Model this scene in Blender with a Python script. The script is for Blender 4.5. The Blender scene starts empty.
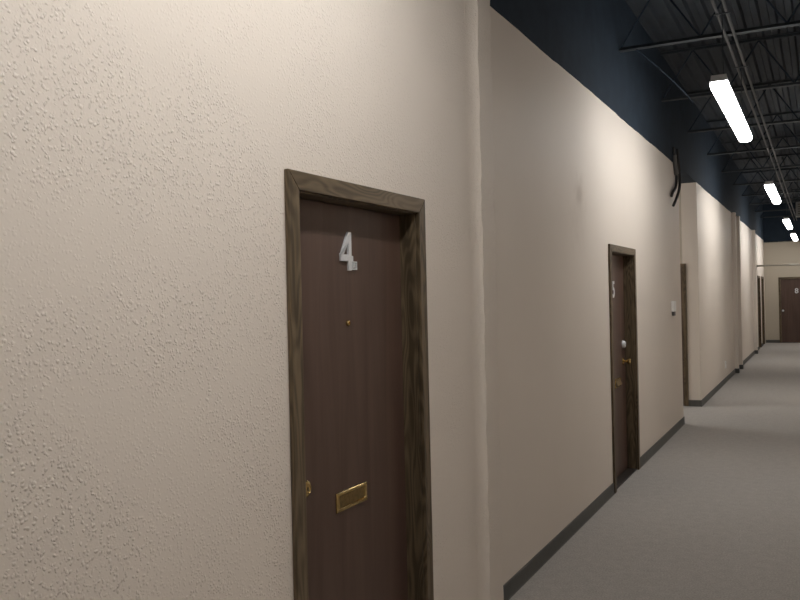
import bpy, bmesh, math, random
from mathutils import Matrix, Vector
random.seed(7)
S = bpy.context.scene
C = S.collection
R = math.radians

# ------------------------------------------------------------------ camera
CAM_H = 1.68
F, VPX, VPY, ROLL = 835.0, 820.0, 289.0, 0.0225
yd = Vector((VPX-400, VPY-300, F)).normalized()          # corridor axis in lens axes
dn = Vector((ROLL*F, F, 0.0)); dn.z = -(dn.x*yd.x+dn.y*yd.y)/yd.z; dn.normalize()
up = -dn
xd = yd.cross(up)
cam = bpy.data.cameras.new('camera'); co = bpy.data.objects.new('camera', cam); C.objects.link(co)
cam.sensor_width = 36.0; cam.lens = F/800*36; cam.clip_start = 0.02; cam.clip_end = 200
M = Matrix(((xd.x, -xd.y, -xd.z, 0.0), (yd.x, -yd.y, -yd.z, 0.0), (up.x, -up.y, -up.z, CAM_H), (0, 0, 0, 1)))
co.matrix_world = M
S.camera = co

# ------------------------------------------------------------------ world, exposure
w = bpy.data.worlds.new('world'); S.world = w; w.use_nodes = True
w.node_tree.nodes['Background'].inputs[0].default_value = (0.02, 0.022, 0.026, 1)
w.node_tree.nodes['Background'].inputs[1].default_value = 1.0
S.view_settings.view_transform = 'Standard'; S.view_settings.look = 'None'
S.view_settings.exposure = 0.0; S.view_settings.gamma = 1.0; S.view_settings.use_curve_mapping = False
LAMP = 26.5          # radiance of the strip light lenses
SIDE_LAMP = 85.0

# ------------------------------------------------------------------ dimensions (metres)
WALL_TOP = 3.275
DECK = 4.42
X1 = -1.515         # textured near wall
X2 = -1.585         # wall with second door
XR = 0.50
Y_PIL0, Y_PIL1 = 3.775, 4.05
Y_OPEN0, Y_OPEN1 = 11.12, 12.87
Y_END = 29.1
LAMP_X, LAMP_Z = -0.637, 3.20

# ------------------------------------------------------------------ node materials
def new_mat(name):
    m = bpy.data.materials.new(name); m.use_nodes = True
    nt = m.node_tree; b = nt.nodes['Principled BSDF']
    return m, nt, b
def N(nt, t, **kw):
    n = nt.nodes.new(t)
    for k, v in kw.items():
        if k in n.inputs: n.inputs[k].default_value = v
        else: setattr(n, k, v)
    return n
def simple(name, col, rough=0.6, metal=0.0, noise=0.0, nscale=30, bump=0.0, bscale=200):
    m, nt, b = new_mat(name)
    b.inputs['Base Color'].default_value = (*col, 1); b.inputs['Roughness'].default_value = rough
    b.inputs['Metallic'].default_value = metal
    tc = N(nt, 'ShaderNodeTexCoord')
    if noise:
        n = N(nt, 'ShaderNodeTexNoise', Scale=nscale, Detail=4.0)
        nt.links.new(tc.outputs['Object'], n.inputs['Vector'])
        r = N(nt, 'ShaderNodeValToRGB')
        r.color_ramp.elements[0].position = .3; r.color_ramp.elements[1].position = .7
        r.color_ramp.elements[0].color = (*[c*(1-noise) for c in col], 1)
        r.color_ramp.elements[1].color = (*[min(1, c*(1+noise)) for c in col], 1)
        nt.links.new(n.outputs['Fac'], r.inputs['Fac']); nt.links.new(r.outputs['Color'], b.inputs['Base Color'])
    if bump:
        n2 = N(nt, 'ShaderNodeTexNoise', Scale=bscale, Detail=3.0)
        nt.links.new(tc.outputs['Object'], n2.inputs['Vector'])
        bp = N(nt, 'ShaderNodeBump', Strength=bump, Distance=0.002)
        nt.links.new(n2.outputs['Fac'], bp.inputs['Height']); nt.links.new(bp.outputs['Normal'], b.inputs['Normal'])
    return m

WALLCOL = (0.76, 0.69, 0.617)
def wall_mat(name, coarse, stain=None, base=None):
    WALLCOL = base or globals()['WALLCOL']
    m, nt, b = new_mat(name)
    b.inputs['Roughness'].default_value = 0.62
    b.inputs['Specular IOR Level'].default_value = 0.25
    tc = N(nt, 'ShaderNodeTexCoord')
    big = N(nt, 'ShaderNodeTexNoise', Scale=0.8, Detail=3.0)
    nt.links.new(tc.outputs['Object'], big.inputs['Vector'])
    r = N(nt, 'ShaderNodeValToRGB')
    r.color_ramp.elements[0].position = .3; r.color_ramp.elements[1].position = .7
    r.color_ramp.elements[0].color = (WALLCOL[0]*.97, WALLCOL[1]*.965, WALLCOL[2]*.96, 1)
    r.color_ramp.elements[1].color = (WALLCOL[0]*1.02, WALLCOL[1]*1.02, WALLCOL[2]*1.02, 1)
    nt.links.new(big.outputs['Fac'], r.inputs['Fac'])
    col = r.outputs['Color']
    if stain:                                            # a brownish scuff with its own outline
        for (cx, cy, cz, rad, amt) in stain:
            mp = N(nt, 'ShaderNodeVectorMath', operation='SUBTRACT'); mp.inputs[1].default_value = (cx, cy, cz)
            nt.links.new(tc.outputs['Object'], mp.inputs[0])
            ln = N(nt, 'ShaderNodeVectorMath', operation='LENGTH'); nt.links.new(mp.outputs[0], ln.inputs[0])
            nn = N(nt, 'ShaderNodeTexNoise', Scale=9.0, Detail=3.0); nt.links.new(tc.outputs['Object'], nn.inputs['Vector'])
            ad = N(nt, 'ShaderNodeMath', operation='MULTIPLY_ADD'); ad.inputs[1].default_value = rad*1.0; ad.inputs[2].default_value = -rad*.5
            nt.links.new(nn.outputs['Fac'], ad.inputs[0])
            sm = N(nt, 'ShaderNodeMath', operation='ADD'); nt.links.new(ln.outputs['Value'], sm.inputs[0]); nt.links.new(ad.outputs[0], sm.inputs[1])
            mr = N(nt, 'ShaderNodeMapRange'); mr.inputs['From Min'].default_value = rad; mr.inputs['From Max'].default_value = 0.0
            mr.inputs['To Min'].default_value = 0; mr.inputs['To Max'].default_value = amt; mr.interpolation_type = 'SMOOTHSTEP'
            nt.links.new(sm.outputs[0], mr.inputs['Value'])
            mx = N(nt, 'ShaderNodeMix', data_type='RGBA'); mx.inputs[7].default_value = (0.30, 0.22, 0.155, 1)
            nt.links.new(mr.outputs[0], mx.inputs[0]); nt.links.new(col, mx.inputs[6]); col = mx.outputs[2]
    nt.links.new(col, b.inputs['Base Color'])
    # stucco: clustered flat blobs and fine orange peel
    if coarse:
        dn_ = N(nt, 'ShaderNodeTexNoise', Scale=60.0, Detail=2.0); nt.links.new(tc.outputs['Object'], dn_.inputs['Vector'])
        sc = N(nt, 'ShaderNodeVectorMath', operation='SCALE'); sc.inputs['Scale'].default_value = 0.012
        nt.links.new(dn_.outputs['Color'], sc.inputs[0])
        av = N(nt, 'ShaderNodeVectorMath', operation='ADD'); nt.links.new(tc.outputs['Object'], av.inputs[0]); nt.links.new(sc.outputs[0], av.inputs[1])
        vo = N(nt, 'ShaderNodeTexVoronoi', feature='SMOOTH_F1', Scale=112.0, Smoothness=0.4); nt.links.new(av.outputs[0], vo.inputs['Vector'])
        d1 = N(nt, 'ShaderNodeMapRange', interpolation_type='SMOOTHSTEP'); d1.inputs['From Min'].default_value = .62; d1.inputs['From Max'].default_value = .15
        nt.links.new(vo.outputs['Distance'], d1.inputs['Value'])
        vs_ = N(nt, 'ShaderNodeSeparateColor'); nt.links.new(vo.outputs['Color'], vs_.inputs[0])
        pr = N(nt, 'ShaderNodeMapRange', interpolation_type='SMOOTHSTEP'); pr.inputs['From Min'].default_value = .15; pr.inputs['From Max'].default_value = .75
        pr.inputs['To Min'].default_value = .1
        nt.links.new(vs_.outputs[0], pr.inputs['Value'])
        rr = N(nt, 'ShaderNodeMath', operation='MULTIPLY'); nt.links.new(d1.outputs[0], rr.inputs[0]); nt.links.new(pr.outputs[0], rr.inputs[1])
        f = N(nt, 'ShaderNodeTexNoise', Scale=110.0, Detail=2.0, Roughness=0.5); nt.links.new(tc.outputs['Object'], f.inputs['Vector'])
        mask = N(nt, 'ShaderNodeTexNoise', Scale=2.6, Detail=4.0); nt.links.new(tc.outputs['Object'], mask.inputs['Vector'])
        mk = N(nt, 'ShaderNodeMapRange'); mk.inputs['From Min'].default_value = .38; mk.inputs['From Max'].default_value = .56
        mk.inputs['To Min'].default_value = .25; mk.inputs['To Max'].default_value = 1.0
        nt.links.new(mask.outputs['Fac'], mk.inputs['Value'])
        mm0 = N(nt, 'ShaderNodeMath', operation='MULTIPLY'); nt.links.new(rr.outputs[0], mm0.inputs[0]); nt.links.new(mk.outputs[0], mm0.inputs[1])
        mm = N(nt, 'ShaderNodeMath', operation='MULTIPLY_ADD'); mm.inputs[1].default_value = .12
        nt.links.new(f.outputs['Fac'], mm.inputs[0]); nt.links.new(mm0.outputs[0], mm.inputs[2])
        h = mm.outputs[0]; st, ds = 0.65, 0.0032
    else:
        f = N(nt, 'ShaderNodeTexNoise', Scale=45.0, Detail=3.0); nt.links.new(tc.outputs['Object'], f.inputs['Vector'])
        h = f.outputs['Fac']; st, ds = 0.25, 0.002
    bp = N(nt, 'ShaderNodeBump', Strength=st, Distance=ds)
    nt.links.new(h, bp.inputs['Height']); nt.links.new(bp.outputs['Normal'], b.inputs['Normal'])
    return m

def wood(name, c0, c1, axis, scale=14.0, stretch=18.0, rough=0.45, bump=0.15, rings=False):
    m, nt, b = new_mat(name)
    b.inputs['Roughness'].default_value = rough
    b.inputs['Specular IOR Level'].default_value = 0.35
    tc = N(nt, 'ShaderNodeTexCoord'); mp = N(nt, 'ShaderNodeMapping')
    s = [1.0, 1.0, 1.0]; s[axis] = 1.0/stretch
    mp.inputs['Scale'].default_value = s
    nt.links.new(tc.outputs['Object'], mp.inputs['Vector'])
    n = N(nt, 'ShaderNodeTexNoise', Scale=scale, Detail=6.0, Roughness=0.6, Distortion=0.8)
    nt.links.new(mp.outputs[0], n.inputs['Vector'])
    fac = n.outputs['Fac']
    if rings:
        mp2 = N(nt, 'ShaderNodeMapping'); s2 = [1.0]*3; s2[axis] = 0.16; mp2.inputs['Scale'].default_value = s2
        nt.links.new(tc.outputs['Object'], mp2.inputs['Vector'])
        n2 = N(nt, 'ShaderNodeTexNoise', Scale=7.0, Detail=2.0, Distortion=0.3); nt.links.new(mp2.outputs[0], n2.inputs['Vector'])
        mu = N(nt, 'ShaderNodeMath', operation='MULTIPLY'); mu.inputs[1].default_value = 120.0; nt.links.new(n2.outputs['Fac'], mu.inputs[0])
        sn = N(nt, 'ShaderNodeMath', operation='SINE'); nt.links.new(mu.outputs[0], sn.inputs[0])
        ma = N(nt, 'ShaderNodeMath', operation='MULTIPLY_ADD'); ma.inputs[1].default_value = 0.09
        nt.links.new(sn.outputs[0], ma.inputs[0]); nt.links.new(n.outputs['Fac'], ma.inputs[2]); fac = ma.outputs[0]
    r = N(nt, 'ShaderNodeValToRGB'); r.color_ramp.elements[0].position = .35; r.color_ramp.elements[1].position = .66
    r.color_ramp.elements[0].color = (*c0, 1); r.color_ramp.elements[1].color = (*c1, 1)
    nt.links.new(fac, r.inputs['Fac']); nt.links.new(r.outputs['Color'], b.inputs['Base Color'])
    bp = N(nt, 'ShaderNodeBump', Strength=bump, Distance=0.001)
    nt.links.new(fac, bp.inputs['Height']); nt.links.new(bp.outputs['Normal'], b.inputs['Normal'])
    return m

def carpet_mat():
    m, nt, b = new_mat('carpet'); b.inputs['Roughness'].default_value = 0.95
    b.inputs['Specular IOR Level'].default_value = 0.1
    tc = N(nt, 'ShaderNodeTexCoord')
    n = N(nt, 'ShaderNodeTexNoise', Scale=95.0, Detail=3.0, Roughness=0.7); nt.links.new(tc.outputs['Object'], n.inputs['Vector'])
    n2 = N(nt, 'ShaderNodeTexNoise', Scale=14.0, Detail=5.0, Roughness=0.7); nt.links.new(tc.outputs['Object'], n2.inputs['Vector'])
    mx = N(nt, 'ShaderNodeMath', operation='MULTIPLY_ADD'); mx.inputs[1].default_value = 0.75
    m3 = N(nt, 'ShaderNodeMath', operation='MULTIPLY'); m3.inputs[1].default_value = 0.25
    nt.links.new(n2.outputs['Fac'], m3.inputs[0]); nt.links.new(n.outputs['Fac'], mx.inputs[0]); nt.links.new(m3.outputs[0], mx.inputs[2])
    r = N(nt, 'ShaderNodeValToRGB'); r.color_ramp.elements[0].position = .36; r.color_ramp.elements[1].position = .64
    r.color_ramp.elements[0].color = (0.34, 0.32, 0.295, 1); r.color_ramp.elements[1].color = (0.52, 0.49, 0.46, 1)
    nt.links.new(mx.outputs[0], r.inputs['Fac']); nt.links.new(r.outputs['Color'], b.inputs['Base Color'])
    bp = N(nt, 'ShaderNodeBump', Strength=0.5, Distance=0.004)
    nt.links.new(n.outputs['Fac'], bp.inputs['Height']); nt.links.new(bp.outputs['Normal'], b.inputs['Normal'])
    return m

def emit_mat(name, col, strength):
    m, nt, b = new_mat(name)
    nt.nodes.remove(b)
    e = N(nt, 'ShaderNodeEmission'); e.inputs[0].default_value = (*col, 1); e.inputs[1].default_value = strength
    nt.links.new(e.outputs[0], nt.nodes['Material Output'].inputs[0])
    return m

M_WALL1 = wall_mat('stucco_paint', 0.75)
M_WALL2 = wall_mat('smooth_paint', 0, stain=[(X2, 6.15, 2.44, 0.16, 0.30), (X2, 6.10, 2.30, 0.40, 0.12)])
M_WALL = wall_mat('smooth_paint_plain', 0)
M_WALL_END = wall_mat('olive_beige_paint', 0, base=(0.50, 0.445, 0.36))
M_CARPET = carpet_mat()
M_DARK = simple('navy_black_paint', (0.024, 0.035, 0.050), 0.85, noise=0.12, nscale=6)
M_DARK.node_tree.nodes['Principled BSDF'].inputs['Specular IOR Level'].default_value = 0.15
M_DECK = simple('dark_deck_paint', (0.024, 0.032, 0.042), 0.75, noise=0.15, nscale=4)
M_STEEL = simple('dark_painted_steel', (0.026, 0.033, 0.040), 0.55, noise=0.1, nscale=12)
M_CONDUIT = simple('grey_conduit_paint', (0.06, 0.064, 0.068), 0.5, noise=0.05)
M_BASE = simple('vinyl_baseboard', (0.080, 0.080, 0.075), 0.5, noise=0.1, nscale=20)
WD0, WD1 = (0.062, 0.044, 0.025), (0.170, 0.125, 0.076)
M_CASE_V = wood('stained_oak_upright', WD0, WD1, 2, rings=True)
M_CASE_H = wood('stained_oak_crosswise', WD0, WD1, 0, rings=True)
M_SLAB = wood('dark_mahogany_door', (0.080, 0.047, 0.036), (0.112, 0.069, 0.053), 2, scale=11, stretch=14, rough=0.42, bump=0.05)
M_BRASS = simple('polished_brass', (0.55, 0.40, 0.17), 0.25, 1.0, noise=0.1, nscale=60)
M_BRASS_D = simple('tarnished_brass', (0.30, 0.21, 0.09), 0.4, 1.0, noise=0.2, nscale=60)
M_CHROME = simple('brushed_silver', (0.70, 0.71, 0.73), 0.35, 0.25, noise=0.04, nscale=80)
M_BLACK = simple('black_rubber', (0.012, 0.012, 0.013), 0.5, noise=0.1)
M_GREYTAPE = simple('grey_sleeve', (0.12, 0.115, 0.11), 0.7, noise=0.1)
M_PLASTIC = simple('white_plastic', (0.90, 0.89, 0.86), 0.35, noise=0.02)
M_GREYP = simple('grey_plastic', (0.10, 0.095, 0.085), 0.5, noise=0.05)
M_FIX = simple('white_enamel_housing', (0.55, 0.56, 0.58), 0.4, noise=0.02)
M_GREYBOX = simple('grey_enamel_box', (0.30, 0.31, 0.31), 0.5, noise=0.05)
M_PIPE = simple('galvanized_pipe', (0.50, 0.46, 0.40), 0.4, 0.2, noise=0.05)
M_LENS = emit_mat('lit_lens', (0.99, 0.98, 0.96), LAMP)
M_LENS_SIDE = emit_mat('lit_lens_side_hall', (1.0, 0.985, 0.96), SIDE_LAMP)
M_THRESH = simple('dark_threshold', (0.03, 0.024, 0.02), 0.5, noise=0.1)

# ------------------------------------------------------------------ mesh helpers
def box(bm, x0, x1, y0, y1, z0, z1):
    v = [bm.verts.new(p) for p in ((x0, y0, z0), (x1, y0, z0), (x1, y1, z0), (x0, y1, z0), (x0, y0, z1), (x1, y0, z1), (x1, y1, z1), (x0, y1, z1))]
    for f in ((0, 3, 2, 1), (4, 5, 6, 7), (0, 1, 5, 4), (1, 2, 6, 5), (2, 3, 7, 6), (3, 0, 4, 7)):
        bm.faces.new([v[i] for i in f])
    return v
def prism_xz(bm, pts, y0, y1):        # polygon in x,z, extruded along y
    a = [bm.verts.new((x, y0, z)) for x, z in pts]; b = [bm.verts.new((x, y1, z)) for x, z in pts]
    n = len(pts); bm.faces.new(a); bm.faces.new(list(reversed(b)))
    for i in range(n): bm.faces.new((a[i], b[i], b[(i+1) % n], a[(i+1) % n]))
def tube(bm, pts, r, seg=10):
    rings = []
    pts = [Vector(p) for p in pts]
    prev = None
    for i, p in enumerate(pts):
        d = (pts[min(i+1, len(pts)-1)]-pts[max(i-1, 0)]).normalized()
        ref = Vector((0, 0, 1)) if abs(d.z) < .9 else Vector((1, 0, 0))
        if prev is not None: ref = prev
        a = (ref - d*ref.dot(d)).normalized(); b_ = d.cross(a); prev = a
        rings.append([bm.verts.new(p + (a*math.cos(t)+b_*math.sin(t))*r) for t in [2*math.pi*k/seg for k in range(seg)]])
    for i in range(len(rings)-1):
        for k in range(seg): bm.faces.new((rings[i][k], rings[i][(k+1) % seg], rings[i+1][(k+1) % seg], rings[i+1][k]))
    bm.faces.new(list(reversed(rings[0]))); bm.faces.new(rings[-1])
def lathe_y(bm, prof, cx, cz, seg=28, y0=0.0):      # profile of (radius, y), turned about the y axis
    rings = []
    for r, y in prof:
        rings.append([bm.verts.new((cx+r*math.cos(2*math.pi*k/seg), y0+y, cz+r*math.sin(2*math.pi*k/seg))) for k in range(seg)])
    for i in range(len(rings)-1):
        for k in range(seg): bm.faces.new((rings[i][k], rings[i][(k+1) % seg], rings[i+1][(k+1) % seg], rings[i+1][k]))
    bm.faces.new(rings[0]); bm.faces.new(list(reversed(rings[-1])))
def obj(name, bm, mat, parent=None, bevel=0.0, smooth=False, segs=2):
    bmesh.ops.recalc_face_normals(bm, faces=bm.faces)
    me = bpy.data.meshes.new(name); bm.to_mesh(me); bm.free()
    me.materials.append(mat)
    if smooth:
        for p in me.polygons: p.use_smooth = True
        try: me.set_sharp_from_angle(angle=R(40))
        except Exception: pass
    o = bpy.data.objects.new(name, me); C.objects.link(o)
    if parent: o.parent = parent
    if bevel:
        b = o.modifiers.new('bevel', 'BEVEL'); b.width = bevel; b.segments = segs; b.limit_method = 'ANGLE'
    return o
def tag(o, label, cat, group=None, kind=None):
    o['label'] = label; o['category'] = cat
    if group: o['group'] = group
    if kind: o['kind'] = kind
    return o
def empty(name, loc, rz, label, cat, group=None, kind=None):
    o = bpy.data.objects.new(name, None); C.objects.link(o); o.location = loc; o.rotation_euler = (0, 0, rz)
    o.empty_display_size = 0.1
    return tag(o, label, cat, group, kind)
def NB(): return bmesh.new()

# ------------------------------------------------------------------ the shell
b = NB(); box(b, -8, XR+.2, -3.2, Y_END+.2, -0.1, 0)
tag(obj('floor', b, M_CARPET), 'grey-beige carpet running the whole length of the hallway', 'floor', kind='structure')

# corrugated roof deck, ribs along the corridor
b = NB()
xs, pitch, dep = -8.0, 0.152, 0.045
prof = []
while xs < XR+.3:
    prof += [(xs, DECK), (xs+.05, DECK), (xs+.068, DECK+dep), (xs+.134, DECK+dep)]
    xs += pitch
prof += [(xs, DECK), (xs, DECK+.12), (-8.0, DECK+.12)]
prism_xz(b, prof, -3.2, Y_END+.3)
tag(obj('ceiling', b, M_DECK), 'dark painted corrugated metal roof deck above the hallway', 'ceiling', kind='structure')

def wall_along_y(name, xf, y0, y1, openings, mat, label, t=0.22, bevel=0.0):
    b = NB(); y = y0; zt = WALL_TOP+0.02
    for (a, c, h) in openings:
        box(b, xf-t, xf, y, a, 0, zt); box(b, xf-t, xf, a, c, h, zt); y = c
    box(b, xf-t, xf, y, y1, 0, zt)
    return tag(obj(name, b, mat, bevel=bevel), label, 'wall', kind='structure')

D1C, D1W = 2.722, 1.026
D2C, D2W = 7.605, 1.095
D6C, D6W = 26.25, 1.04
D7C, D7W = 27.95, 1.04
TW = 0.062
def op(c, wd, h=2.10): return (c-wd/2+TW-.012, c+wd/2-TW+.012, h-TW+.012)
wall_along_y('wall_left', X1, -3.0, Y_PIL0, [op(D1C, D1W)], M_WALL1, 'rough stuccoed beige wall around the nearest door')
wall_along_y('wall_left_middle', X2, Y_PIL1, Y_OPEN0, [op(D2C, D2W)], M_WALL2, 'smooth beige wall around the second door, below the dark upper wall')
wall_along_y('wall_left_far', X2, Y_OPEN1, Y_END, [op(D6C, D6W), op(D7C, D7W)], M_WALL, 'beige wall beyond the side opening, running to the hallway end')

# plastered pilaster between near and middle walls: slightly uneven arrises
b = NB()
xf = -1.480; t0 = X2-.1
pts = []
rr = 0.030
ring = [(t0, Y_PIL0-.0)]
for k in range(9):
    a = R(k*90/8); ring.append((X1-.002+(xf-X1+.002)*(1-math.cos(a)), Y_PIL0+.085*math.sin(a)))
for k in range(3):
    a = R(k*45); ring.append((xf-.006+.006*math.cos(a), Y_PIL1-.006+.006*math.sin(a)))
ring.append((t0, Y_PIL1))
zs = [i*(WALL_TOP+.02)/120 for i in range(121)]
rows = []
for z in zs:
    wv = 0.0022*math.sin(z*17)+0.0018*math.sin(z*41+1)+random.uniform(-.0013, .0013)
    rows.append([b.verts.new((x+(wv*.5 if 0 < i < len(ring)-1 else 0), y+(wv if 0 < i < len(ring)-1 else 0), z)) for i, (x, y) in enumerate(ring)])
for i in range(len(rows)-1):
    for k in range(len(ring)-1): b.faces.new((rows[i][k], rows[i][k+1], rows[i+1][k+1], rows[i+1][k]))
    b.faces.new((rows[i][-1], rows[i][0], rows[i+1][0], rows[i+1][-1]))
b.faces.new(rows[0]); b.faces.new(list(reversed(rows[-1])))
tag(obj('wall_left_pilaster', b, M_WALL1, smooth=True), 'narrow stuccoed pilaster at the seam between rough wall and smooth wall', 'pilaster', kind='structure')

# far pilasters
def far_pilaster(name, y0, label, wd=0.16, d=0.07):
    b = NB(); box(b, X2-.02, X2+d, y0, y0+wd, 0, WALL_TOP+.01)
    tag(obj(name, b, M_WALL, bevel=.004), label, 'pilaster', kind='structure')
    b = NB(); box(b, X2, X2+d+.012, y0-.012, y0+wd+.012, 0, .095)
    tag(obj('baseboard_'+name[5:], b, M_BASE, bevel=.002), 'dark base wrapping '+label, 'baseboard', kind='structure')
far_pilaster('wall_left_far_pilaster', 18.3, 'the first thin pilaster past the wall outlet')
far_pilaster('wall_left_far_pilaster_second', 19.25, 'the second thin pilaster past the wall outlet')
far_pilaster('wall_left_far_pilaster_third', 24.0, 'the thin pilaster just before the two far side doors')

# side hall behind the opening
def wall_y(name, x0, x1, yf, t, openings, label, mat=M_WALL, ztop=WALL_TOP+.02):   # face toward -y at yf (t>0) or +y (t<0)
    b = NB(); x = x0; ya, yb = sorted((yf, yf+t))
    for (a, c, h) in openings:
        box(b, x, a, ya, yb, 0, ztop); box(b, a, c, ya, yb, h, ztop); x = c
    box(b, x, x1, ya, yb, 0, ztop)
    return tag(obj(name, b, mat), label, 'wall', kind='structure')
D3C, D3W = -2.27, 1.03
wall_y('wall_side_hall', -7.0, X2-.22, Y_OPEN1, .22, [(D3C-D3W/2+TW-.012, D3C+D3W/2-TW+.012, 2.05)], 'beige wall of the side opening that faces the camera', mat=M_WALL_END)
wall_y('wall_side_hall_near', -7.0, X2-.22, Y_OPEN0, -.22, [], 'side hall wall hidden behind the smooth wall end')
b = NB(); box(b, -7.2, -7.0, Y_OPEN0-.2, Y_OPEN1+.2, 0, DECK)
tag(obj('wall_side_hall_end', b, M_WALL), 'far end of the side hall, out of sight', 'wall', kind='structure')
wall_y('wall_end', X2-.2, XR+.2, Y_END, .2, [(-0.66-.515+TW-.012, -.66+.515-TW+.012, 2.05)], 'beige wall closing the far end of the hallway', ztop=3.22, mat=M_WALL_END)
b = NB(); box(b, XR, XR+.2, -3, Y_END, 0, WALL_TOP+.02)
tag(obj('wall_right', b, M_WALL), 'beige right-hand hallway wall, outside the frame', 'wall', kind='structure')
b = NB(); box(b, X2-.2, XR+.2, -3.2, -3, 0, DECK)
tag(obj('wall_back', b, M_WALL), 'beige wall behind the viewpoint, outside the frame', 'wall', kind='structure')

# dark painted upper walls with a wavering brush line along the bottom edge
def upper_y(name, xf, y0, y1, side, label, t=.22):
    b = NB(); n = max(2, int((y1-y0)/.12)); rows = []
    for i in range(n+1):
        y = y0+(y1-y0)*i/n
        z = WALL_TOP + 0.003*math.sin(y*2.1)+0.002*math.sin(y*5.3+1)+random.uniform(-.003, .003)
        xo, xi = xf+side*.008, xf-side*t
        rows.append([b.verts.new(p) for p in ((xo, y, z), (xo, y, DECK+.05), (xi, y, DECK+.05), (xi, y, z))])
    for i in range(n):
        for k in range(4): b.faces.new((rows[i][k], rows[i][(k+1) % 4], rows[i+1][(k+1) % 4], rows[i+1][k]))
    b.faces.new(rows[0]); b.faces.new(list(reversed(rows[-1])))
    tag(obj(name, b, M_DARK), label, 'wall', kind='structure')
upper_y('wall_left_upper', X2, Y_PIL1-.08, Y_END, 1, 'navy-black upper wall above the beige left walls')
upper_y('wall_left_upper_near', X1, -3, Y_PIL1-.08, 1, 'navy-black upper wall above the stuccoed wall, out of frame', t=.29)
upper_y('wall_right_upper', XR, -3, Y_END, -1, 'navy-black upper wall on the right, outside the frame', t=.2)
b = NB(); box(b, X2-.2, XR+.2, Y_END+.0, Y_END+.2, 3.2, DECK+.05)
tag(obj('wall_end_upper', b, M_DARK), 'navy-black upper wall above the far end wall', 'wall', kind='structure')
for nm, y0, y1 in (('wall_side_hall_upper', Y_OPEN1-.008, Y_OPEN1+.2), ('wall_side_hall_upper_near', Y_OPEN0-.2, Y_OPEN0+.008)):
    b = NB(); box(b, -7.0, X2-.22, y0, y1, WALL_TOP, DECK+.05)
    tag(obj(nm, b, M_DARK), 'navy-black upper wall inside the side hall'+(' on the near side' if 'near' in nm else ''), 'wall', kind='structure')

# baseboards
def base_y(name, xf, y0, y1, label):
    b = NB()
    prof = [(0, 0), (.016, 0), (.0125, .004), (.010, .012), (.0085, .088), (.006, .092), (0, .092)]
    a = [b.verts.new((xf+x, y0, z)) for x, z in prof]; c = [b.verts.new((xf+x, y1, z)) for x, z in prof]
    b.faces.new(a); b.faces.new(list(reversed(c)))
    for i in range(len(prof)): j = (i+1) % len(prof); b.faces.new((a[i], c[i], c[j], a[j]))
    tag(obj(name, b, M_BASE), label, 'baseboard', kind='structure')
base_y('baseboard_left', X1, -3, D1C-D1W/2, 'dark base of the stuccoed wall, out of frame')
base_y('baseboard_left_between', X1, D1C+D1W/2, Y_PIL0-.01, 'dark base between nearest door and pilaster, out of frame')
base_y('baseboard_left_middle', X2, Y_PIL1+.004, D2C-D2W/2, 'dark vinyl baseboard from the pilaster to the second door')
base_y('baseboard_left_opening', X2, D2C+D2W/2, Y_OPEN0+.012, 'dark vinyl baseboard from the second door to the side opening')
base_y('baseboard_left_far', X2, Y_OPEN1-.012, 18.28, 'dark vinyl baseboard below the wall outlet, past the side opening')
base_y('baseboard_left_far_second', X2, 18.48, 19.23, 'dark baseboard between the two close far pilasters')
base_y('baseboard_left_far_third', X2, 19.43, 23.98, 'dark baseboard from the second far pilaster to the third')
base_y('baseboard_left_far_fourth', X2, 24.18, D6C-D6W/2, 'dark baseboard just before the first far side door')
base_y('baseboard_left_far_fifth', X2, D6C+D6W/2, D7C-D7W/2, 'dark baseboard between the two far side doors')
def base_x(name, x0, x1, yf, label, s=-1):
    b = NB(); box(b, x0, x1, min(yf, yf+s*.011), max(yf, yf+s*.011), 0, .092)
    tag(obj(name, b, M_BASE, bevel=.002), label, 'baseboard', kind='structure')
base_x('baseboard_side_hall', D3C+D3W/2, X2+.01, Y_OPEN1, 'dark baseboard on the wall end facing the camera')
base_x('baseboard_end', X2+.01, -.66-.515, Y_END, 'dark baseboard on the end wall left of its door')
base_x('baseboard_end_right', -.66+.515, XR, Y_END, 'dark baseboard on the end wall right of its door')
base_x('baseboard_opening', X2-.6, X2+.01, Y_OPEN0, 'dark baseboard wrapping the end of the smooth wall', s=1)

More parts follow.
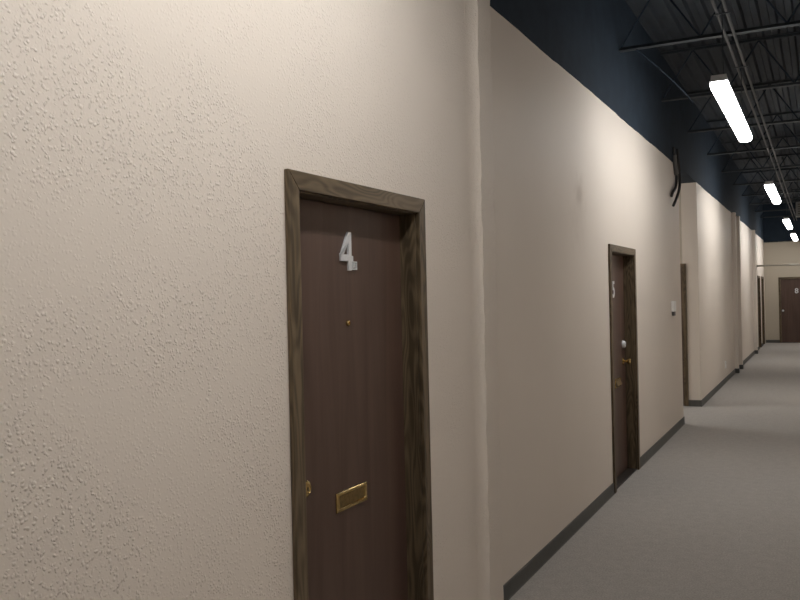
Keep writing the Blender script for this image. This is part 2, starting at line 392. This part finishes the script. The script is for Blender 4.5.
# ------------------------------------------------------------------ doors
def text_mesh(ch, size, depth):
    cu = bpy.data.curves.new('glyph', 'FONT'); cu.body = ch; cu.size = size; cu.extrude = depth/2
    cu.align_x = 'CENTER'; cu.align_y = 'CENTER'; cu.offset = size*.018
    t = bpy.data.objects.new('glyph', cu); C.objects.link(t)
    bpy.context.view_layer.update()
    dg = bpy.context.evaluated_depsgraph_get()
    me = bpy.data.meshes.new_from_object(t.evaluated_get(dg))
    bpy.data.objects.remove(t); bpy.data.curves.remove(cu)
    me.transform(Matrix.Rotation(R(90), 4, 'X'))
    return me
def door(name, loc, rz, W, label, H=2.10, dr=0.072, tp=0.018, knob=None, deadbolt=None, lock=None, number=None, slot=None, peep=None, threshold=True, knob_mat=None):
    """local axes: x to the viewer's right, -y out of the wall, z up; origin on the wall face at the floor"""
    t = empty(name, loc, rz, label, 'door', kind='structure')
    hw = W/2; iw = hw-TW; ih = H-TW
    for s in (-1, 1):
        b = NB()
        prism_xz(b, [(s*hw, 0), (s*iw, 0), (s*iw, ih), (s*hw, H)], -tp, 0.0)
        box(b, *sorted((s*(iw+.012), s*(iw-.004))), 0.0005, dr+.04, 0, ih)
        box(b, *sorted((s*(iw-.004), s*(iw-.016))), dr+.041, dr+.055, 0, ih)      # stop behind the slab edge
        obj('frame_side', b, M_CASE_V, t, bevel=.003)
    b = NB()
    prism_xz(b, [(-hw, H), (hw, H), (iw, ih), (-iw, ih)], -tp, 0.0)
    box(b, -iw+.005, iw-.005, 0.0005, dr+.04, ih-.004, ih+.012)
    obj('frame_head', b, M_CASE_H, t, bevel=.003)
    b = NB(); box(b, -iw+.007, iw-.007, dr, dr+.04, .012, ih-.007)
    obj('door_leaf', b, M_SLAB, t, bevel=.0015)
    if threshold:
        b = NB(); box(b, -iw+.005, iw-.005, .002, dr+.05, 0, .011); obj('threshold', b, M_THRESH, t, bevel=.003)
    if number:
        ch, nx, nz, hh = number
        if ch == '4':
            b = NB(); d0, d1 = dr-.009, dr-.0005
            k = hh/.135; q = lambda x, z: (nx+x*k, nz+z*k)
            wst = .019
            prism_xz(b, [q(.004, -.0675), q(.004+wst+.002, -.0675), q(.004+wst+.002, .0675), q(.004, .0675)], d0, d1)
            prism_xz(b, [q(.0035, .0675), q(.0035, .030), q(-.028, -.0115), q(-.047, -.0115), q(-.047, -.015)], d0, d1)
            prism_xz(b, [q(-.047, -.0355), q(.0035, -.0355), q(.0035, -.012), q(-.047, -.012)], d0, d1)
            prism_xz(b, [q(.0255, -.0355), q(.036, -.0355), q(.036, -.016), q(.0255, -.016)], d0, d1)
            obj('door_number', b, M_CHROME, t, bevel=.0012)
            b = NB()         # small tarnished square tag hooked at the foot of the numeral
            cx, cz, a_, w_ = nx+.043*k, nz-.050*k, .016, .0045
            for (x0, x1, z0, z1) in ((-a_, a_, a_-w_, a_), (-a_, a_, -a_, -a_+w_), (-a_, -a_+w_, -a_+w_, a_-w_), (a_-w_, a_, -a_+w_, a_-w_)):
                box(b, cx+x0, cx+x1, dr-.012, dr-.0005, cz+z0, cz+z1)
            box(b, cx-.003, cx+.004, dr-.009, dr-.0005, cz-.007, cz+.010)
            obj('number_tag', b, M_CHROME, t, bevel=.0008)
        else:
            me = text_mesh(ch, hh*1.38, .007)
            me.materials.append(M_CHROME)
            o = bpy.data.objects.new('door_number', me); C.objects.link(o); o.parent = t; o.location = (nx, dr-.004, nz)
    if peep:
        b = NB(); lathe_y(b, [(.011, 0), (.011, -.005), (.009, -.0085), (.0055, -.0095), (.0045, -.003)], peep[0], peep[1], y0=dr)
        obj('peephole', b, M_BRASS, t, smooth=True)
    if slot:
        sx, sz, sw, sh, openf = slot
        ms_b = NB()
        # raised rectangular rim with rounded inner corners
        def rr_(hx, hz, r, n=5):
            out = []
            for (qx, qz, a0) in ((1, 1, 0), (-1, 1, 90), (-1, -1, 180), (1, -1, 270)):
                for k in range(n+1):
                    a = R(a0+90*k/n); out.append((sx+qx*(hx-r)+r*math.cos(a), sz+qz*(hz-r)+r*math.sin(a)))
            return out
        loops = [(rr_(sw/2, sh/2, .002), dr-.0005), (rr_(sw/2, sh/2, .002), dr-.004), (rr_(sw/2-.003, sh/2-.003, .002), dr-.0075),
                 (rr_(sw/2-.014, sh/2-.011, .008), dr-.0085), (rr_(sw/2-.017, sh/2-.014, .008), dr-.0045), (rr_(sw/2-.018, sh/2-.015, .008), dr-.0005)]
        vs = [[ms_b.verts.new((x, y, z)) for x, z in lp] for lp, y in loops]
        n = len(vs[0])
        for i in range(len(vs)-1):
            for k in range(n): ms_b.faces.new((vs[i][k], vs[i][(k+1) % n], vs[i+1][(k+1) % n], vs[i+1][k]))
        ms = obj('mail_slot', ms_b, M_BRASS, t, smooth=True)
        fb = NB(); hx, hz = sw/2-.0185, sh/2-.0155
        box(fb, -hx, hx, -.003, -.0005, -2*hz, 0)
        fl = obj('flap', fb, M_BRASS_D, ms, bevel=.001)
        fl.location = (sx, dr-.0006, sz+hz); fl.rotation_euler = (R(-openf), 0, 0)
    if deadbolt:
        b = NB(); lathe_y(b, [(.036, 0), (.036, -.008), (.031, -.022), (.024, -.028), (.019, -.026), (.008, -.026)], deadbolt[0], deadbolt[1], y0=dr-.0003)
        d = obj('deadbolt', b, M_CHROME, t, smooth=True)
        b = NB(); box(b, deadbolt[0]-.0015, deadbolt[0]+.0015, dr-.0285, dr-.0262, deadbolt[1]-.007, deadbolt[1]+.007); obj('keyhole', b, M_BLACK, d)
    if lock:
        b = NB(); lathe_y(b, [(.028, 0), (.028, -.004), (.024, -.008), (.016, -.010), (.015, -.0085), (.006, -.0085)], lock[0], lock[1], y0=dr-.0003)
        d = obj('lock_cylinder', b, M_BRASS, t, smooth=True)
        b = NB(); box(b, lock[0]-.0012, lock[0]+.0012, dr-.0105, dr-.009, lock[1]-.006, lock[1]+.006); obj('keyhole', b, M_BLACK, d)
    if knob:
        b = NB(); lathe_y(b, [(.033, 0), (.033, -.004), (.026, -.010), (.012, -.014), (.011, -.034), (.016, -.040), (.025, -.046), (.0285, -.056), (.027, -.066), (.019, -.072), (.008, -.0735)], knob[0], knob[1], y0=dr-.0003)
        obj('door_knob', b, knob_mat or M_BRASS, t, smooth=True)
    return t
L90 = R(90)
door('door_1', (X1, D1C, 0), L90, D1W, 'dark brown door numbered 4 in an oak frame, nearest the camera', dr=.072,
     number=('4', -0.010, 1.862, .145), peep=(-.012, 1.592), slot=(-.012, .939, .226, .072, 0), lock=(-.318, 1.035))
door('door_2', (X2, D2C, 0), L90, D2W, 'dark brown door with brass knob below a silver deadbolt, second along the left wall', dr=.09,
     number=('5', 0.015, 1.71, .15), slot=(.125, .862, .23, .085, 24), knob=(.375, 1.04), deadbolt=(.375, 1.20))
door('door_3', (D3C, Y_OPEN1, 0), 0, D3W, 'brown door in the side opening, only its right frame edge showing', knob=(-.38, 1.0))
door('door_4', (X2, D6C, 0), L90, D6W, 'dark door far down the left wall, first of the last two before the end')
door('door_5', (X2, D7C, 0), L90, D7W, 'dark door in the left wall right beside the end wall corner')
door('door_6', (-.66, Y_END, 0), 0, 1.03, 'dark brown door in the end wall with a small light number', H=2.08, dr=.03,
     number=('8', .0, 1.635, .16), knob=(-.40, 1.02), knob_mat=M_CHROME)

# ------------------------------------------------------------------ ceiling steel
def joist(y, label):
    t = empty('roof_joist', (0, y, DECK), 0, label, 'joist', 'open-web roof joists across the hallway')
    x0, x1 = X2+.012, XR-.012
    b = NB()
    for s in (-1, 1): box(b, x0, x1, *sorted((s*.004, s*.034)), -.560, -.555); box(b, x0, x1, *sorted((s*.004, s*.009)), -.555, -.528)
    obj('bottom_chord', b, M_STEEL, t)
    b = NB()
    for s in (-1, 1): box(b, x0, x1, *sorted((s*.004, s*.034)), -.006, -.001); box(b, x0, x1, *sorted((s*.004, s*.009)), -.033, -.006)
    obj('top_chord', b, M_STEEL, t)
    b = NB(); n = 6; st = (x1-x0)/n
    pts = []
    for i in range(n+1): pts.append((x0+.01+i*(st-.003), 0, -.535 if i % 2 == 0 else -.025))
    for i in range(n): tube(b, [pts[i], pts[i+1]], .008, 6)
    obj('web_rod', b, M_DARK, t)
    return t
JY = [(1.15, 'dark joist overhead level with the nearest door frame, out of frame'), (3.3, 'dark joist above the pilaster, out of frame'),
      (5.5, 'dark roof joist at the top edge, nearest one before the first light'), (7.64, 'dark roof joist crossing above the nearest light'),
      (9.88, 'dark roof joist just past the far end of the nearest light'), (12.03, 'dark roof joist over the side opening'),
      (14.2, 'dark roof joist above the second light, near its start'), (16.4, 'dark roof joist just beyond the second light'),
      (18.6, 'dark roof joist midway between the second and third lights'), (20.8, 'dark roof joist above the third light'),
      (23.0, 'dark roof joist just beyond the third light'), (25.2, 'dark roof joist above the crossing pipe'),
      (27.4, 'dark roof joist above the farthest light')]
for y, l in JY: joist(y, l)
# pair of dark painted conduits running the length above the lights, on the joists
for x, l in ((-.675, 'thin grey conduit above the lights, the left of the pair'), (-.605, 'thin grey conduit above the lights, the right of the pair')):
    b = NB(); tube(b, [(x, -2.9, DECK-.573), (x, Y_END-.05, DECK-.573)], .0125, 8)
    tag(obj('ceiling_conduit', b, M_CONDUIT, smooth=True), l, 'conduit', 'conduits above the lights')
# loose dark cables looping from the joists beside the nearest light
def cable(name, pts, r, mat, label, cat='cable', group=None):
    P = [Vector(p) for p in pts]; out = []
    for i in range(len(P)-1):
        p0, p1, p2, p3 = P[max(i-1, 0)], P[i], P[i+1], P[min(i+2, len(P)-1)]
        for k in range(8):
            u = k/8; out.append(.5*((2*p1)+(-p0+p2)*u+(2*p0-5*p1+4*p2-p3)*u*u+(-p0+3*p1-3*p2+p3)*u**3))
    out.append(P[-1])
    b = NB(); tube(b, out, r, 8)
    return tag(obj(name, b, mat, smooth=True), label, cat, group)
cable('hanging_cable', [(-1.42, 7.62, 3.852), (-1.25, 7.85, 3.70), (-1.13, 8.4, 3.60), (-1.15, 9.2, 3.66), (-1.28, 9.86, 3.852)], .005, M_DARK, 'thin cable sagging between two joists left of the nearest light')

# ------------------------------------------------------------------ strip lights
def strip_light(name, loc, rz, label, lens, L=2.44, top=DECK-.56):
    t = empty(name, loc, rz, label, 'light', 'hanging strip lights')
    h = L/2
    b = NB()    # housing: channel body
    box(b, -.052, .052, -h, h, .030, .075)
    obj('housing', b, M_FIX, t, bevel=.006)
    b = NB()    # wraparound lens
    prof = [(-.060, .029), (-.064, .010), (-.058, -.016), (-.040, -.032), (0, -.038), (.040, -.032), (.058, -.016), (.064, .010), (.060, .029)]
    a = [b.verts.new((x, -h, z)) for x, z in prof]; c = [b.verts.new((x, h, z)) for x, z in prof]
    for i in range(len(prof)-1): b.faces.new((a[i], c[i], c[i+1], a[i+1]))
    b.faces.new((a[-1], c[-1], c[0], a[0])); b.faces.new(a); b.faces.new(list(reversed(c)))
    obj('lens', b, lens, t)
    for s in (-1, 1):
        b = NB(); prism_xz(b, [(-.058, .0295), (.058, .0295), (.054, .077), (-.054, .077)], *sorted((s*(h-.02), s*(h+.008))))
        obj('end_cap', b, M_FIX, t, bevel=.002)
    for s in (-1, 1):
        b = NB(); tube(b, [(0, s*(h-.35), .075), (0, s*(h-.35), top-loc[2])], .004, 6)
        if L > 2: box(b, -.062, .062, s*(h-.35)-.012, s*(h-.35)+.012, DECK-.592-loc[2], DECK-.586-loc[2])
        obj('hanger_rod', b, M_STEEL, t)
    return t
LY = [(1.70, 'strip light overhead before the nearest door, outside the frame'),
      (7.80, 'nearest and largest lit strip light, hanging past the top of the second door'),
      (14.62, 'second lit strip light down the hallway, beyond the side opening'),
      (21.5, 'third lit strip light down the hallway, small and bright'),
      (27.0, 'farthest lit strip light, tiny, just above the end wall')]
for y, l in LY: strip_light('strip_light', (LAMP_X, y, LAMP_Z), 0, l, M_LENS)
strip_light('strip_light', (-4.2, (Y_OPEN0+Y_OPEN1)/2, LAMP_Z), 0, 'strip light in the side hall, hidden behind the smooth wall', M_LENS_SIDE, L=1.22, top=DECK+.02)

# ------------------------------------------------------------------ small things
# dark cables dangling over the end of the smooth wall
dc = cable('dangling_cable', [(X2+.018, 10.66, 3.46), (X2+.022, 10.70, 3.27), (X2+.025, 10.80, 3.12), (X2+.025, 10.72, 2.98), (X2+.024, 10.46, 2.88), (X2+.022, 10.38, 2.83)], .017, M_BLACK,
      'shorter black cable end dangling at the top corner of the smooth wall, with grey sleeve', group='dangling cables')
b = NB(); tube(b, [(X2+.022, 10.68, 3.36), (X2+.022, 10.70, 3.27), (X2+.025, 10.79, 3.14)], .028, 10); obj('grey_sleeve', b, M_GREYTAPE, dc, smooth=True)
cable('dangling_cable', [(X2+.036, 10.83, 3.46), (X2+.045, 10.85, 3.29), (X2+.05, 10.875, 3.11), (X2+.05, 10.82, 2.96), (X2+.048, 10.60, 2.826), (X2+.045, 10.36, 2.713)], .017, M_BLACK,
      'longer black cable end dangling at the top corner of the smooth wall, no sleeve', group='dangling cables')
# thermostat
t = empty('thermostat', (X2, 10.40, 1.44), L90, 'white wall thermostat on the smooth wall, just before the side opening', 'thermostat')
b = NB(); box(b, -.075, .075, -.036, 0, .010, .135); obj('housing', b, M_PLASTIC, t, bevel=.005)
b = NB(); box(b, -.05, .05, -.030, 0, -.040, .0099); obj('lower_cover', b, M_GREYP, t, bevel=.004)
# outlet
t = empty('wall_outlet', (X2, 16.35, .33), L90, 'small white outlet plate low on the wall past the side opening', 'outlet')
b = NB(); box(b, -.042, .042, -.022, 0, -.064, .064); o = obj('cover_plate', b, M_PLASTIC, t, bevel=.003)
for s in (-1, 1):
    b = NB(); box(b, -.017, .017, -.025, -.0222, s*.026-.014, s*.026+.014); q = obj('socket', b, M_PLASTIC, t, bevel=.004)
    b = NB(); box(b, -.008, -.005, -.0258, -.0251, s*.026-.004, s*.026+.006); box(b, .005, .008, -.0258, -.0251, s*.026-.004, s*.026+.006); obj('prong_holes', b, M_BLACK, q)
# pipe crossing the hallway near its end
b = NB(); tube(b, [(X2+.501, 0, 0), (XR+.499, 0, 0)], .022, 12)
t = empty('crossing_pipe', (-.5, 25.6, 2.37), 0, 'pale horizontal pipe crossing the hallway in front of the end wall', 'pipe')
obj('pipe', b, M_PIPE, t, smooth=True)
for x, s in ((X2+.501, 1), (XR+.499, -1)):
    b = NB(); tube(b, [(x, 0, 0), (x+s*.012, 0, 0)], .045, 16); obj('flange', b, M_PIPE, t, smooth=True)
# grey box hung from the joists
t = empty('hanging_box', (-.26, 19.9, 3.24), 0, 'grey metal box hung from the ceiling at the right edge, beyond the second light', 'box')
b = NB(); box(b, -.17, .17, -.12, .12, 0, .31); obj('casing', b, M_GREYBOX, t, bevel=.012)
b = NB()
for k in range(5): box(b, -.13, .13, -.126, -.1205, .05+k*.05, .07+k*.05)
obj('louvre', b, M_GREYP, t)
for s in (-1, 1):
    b = NB(); tube(b, [(s*.13, 0, .31), (s*.13, 0, DECK-3.24)], .006, 6); obj('hanger_rod', b, M_STEEL, t)
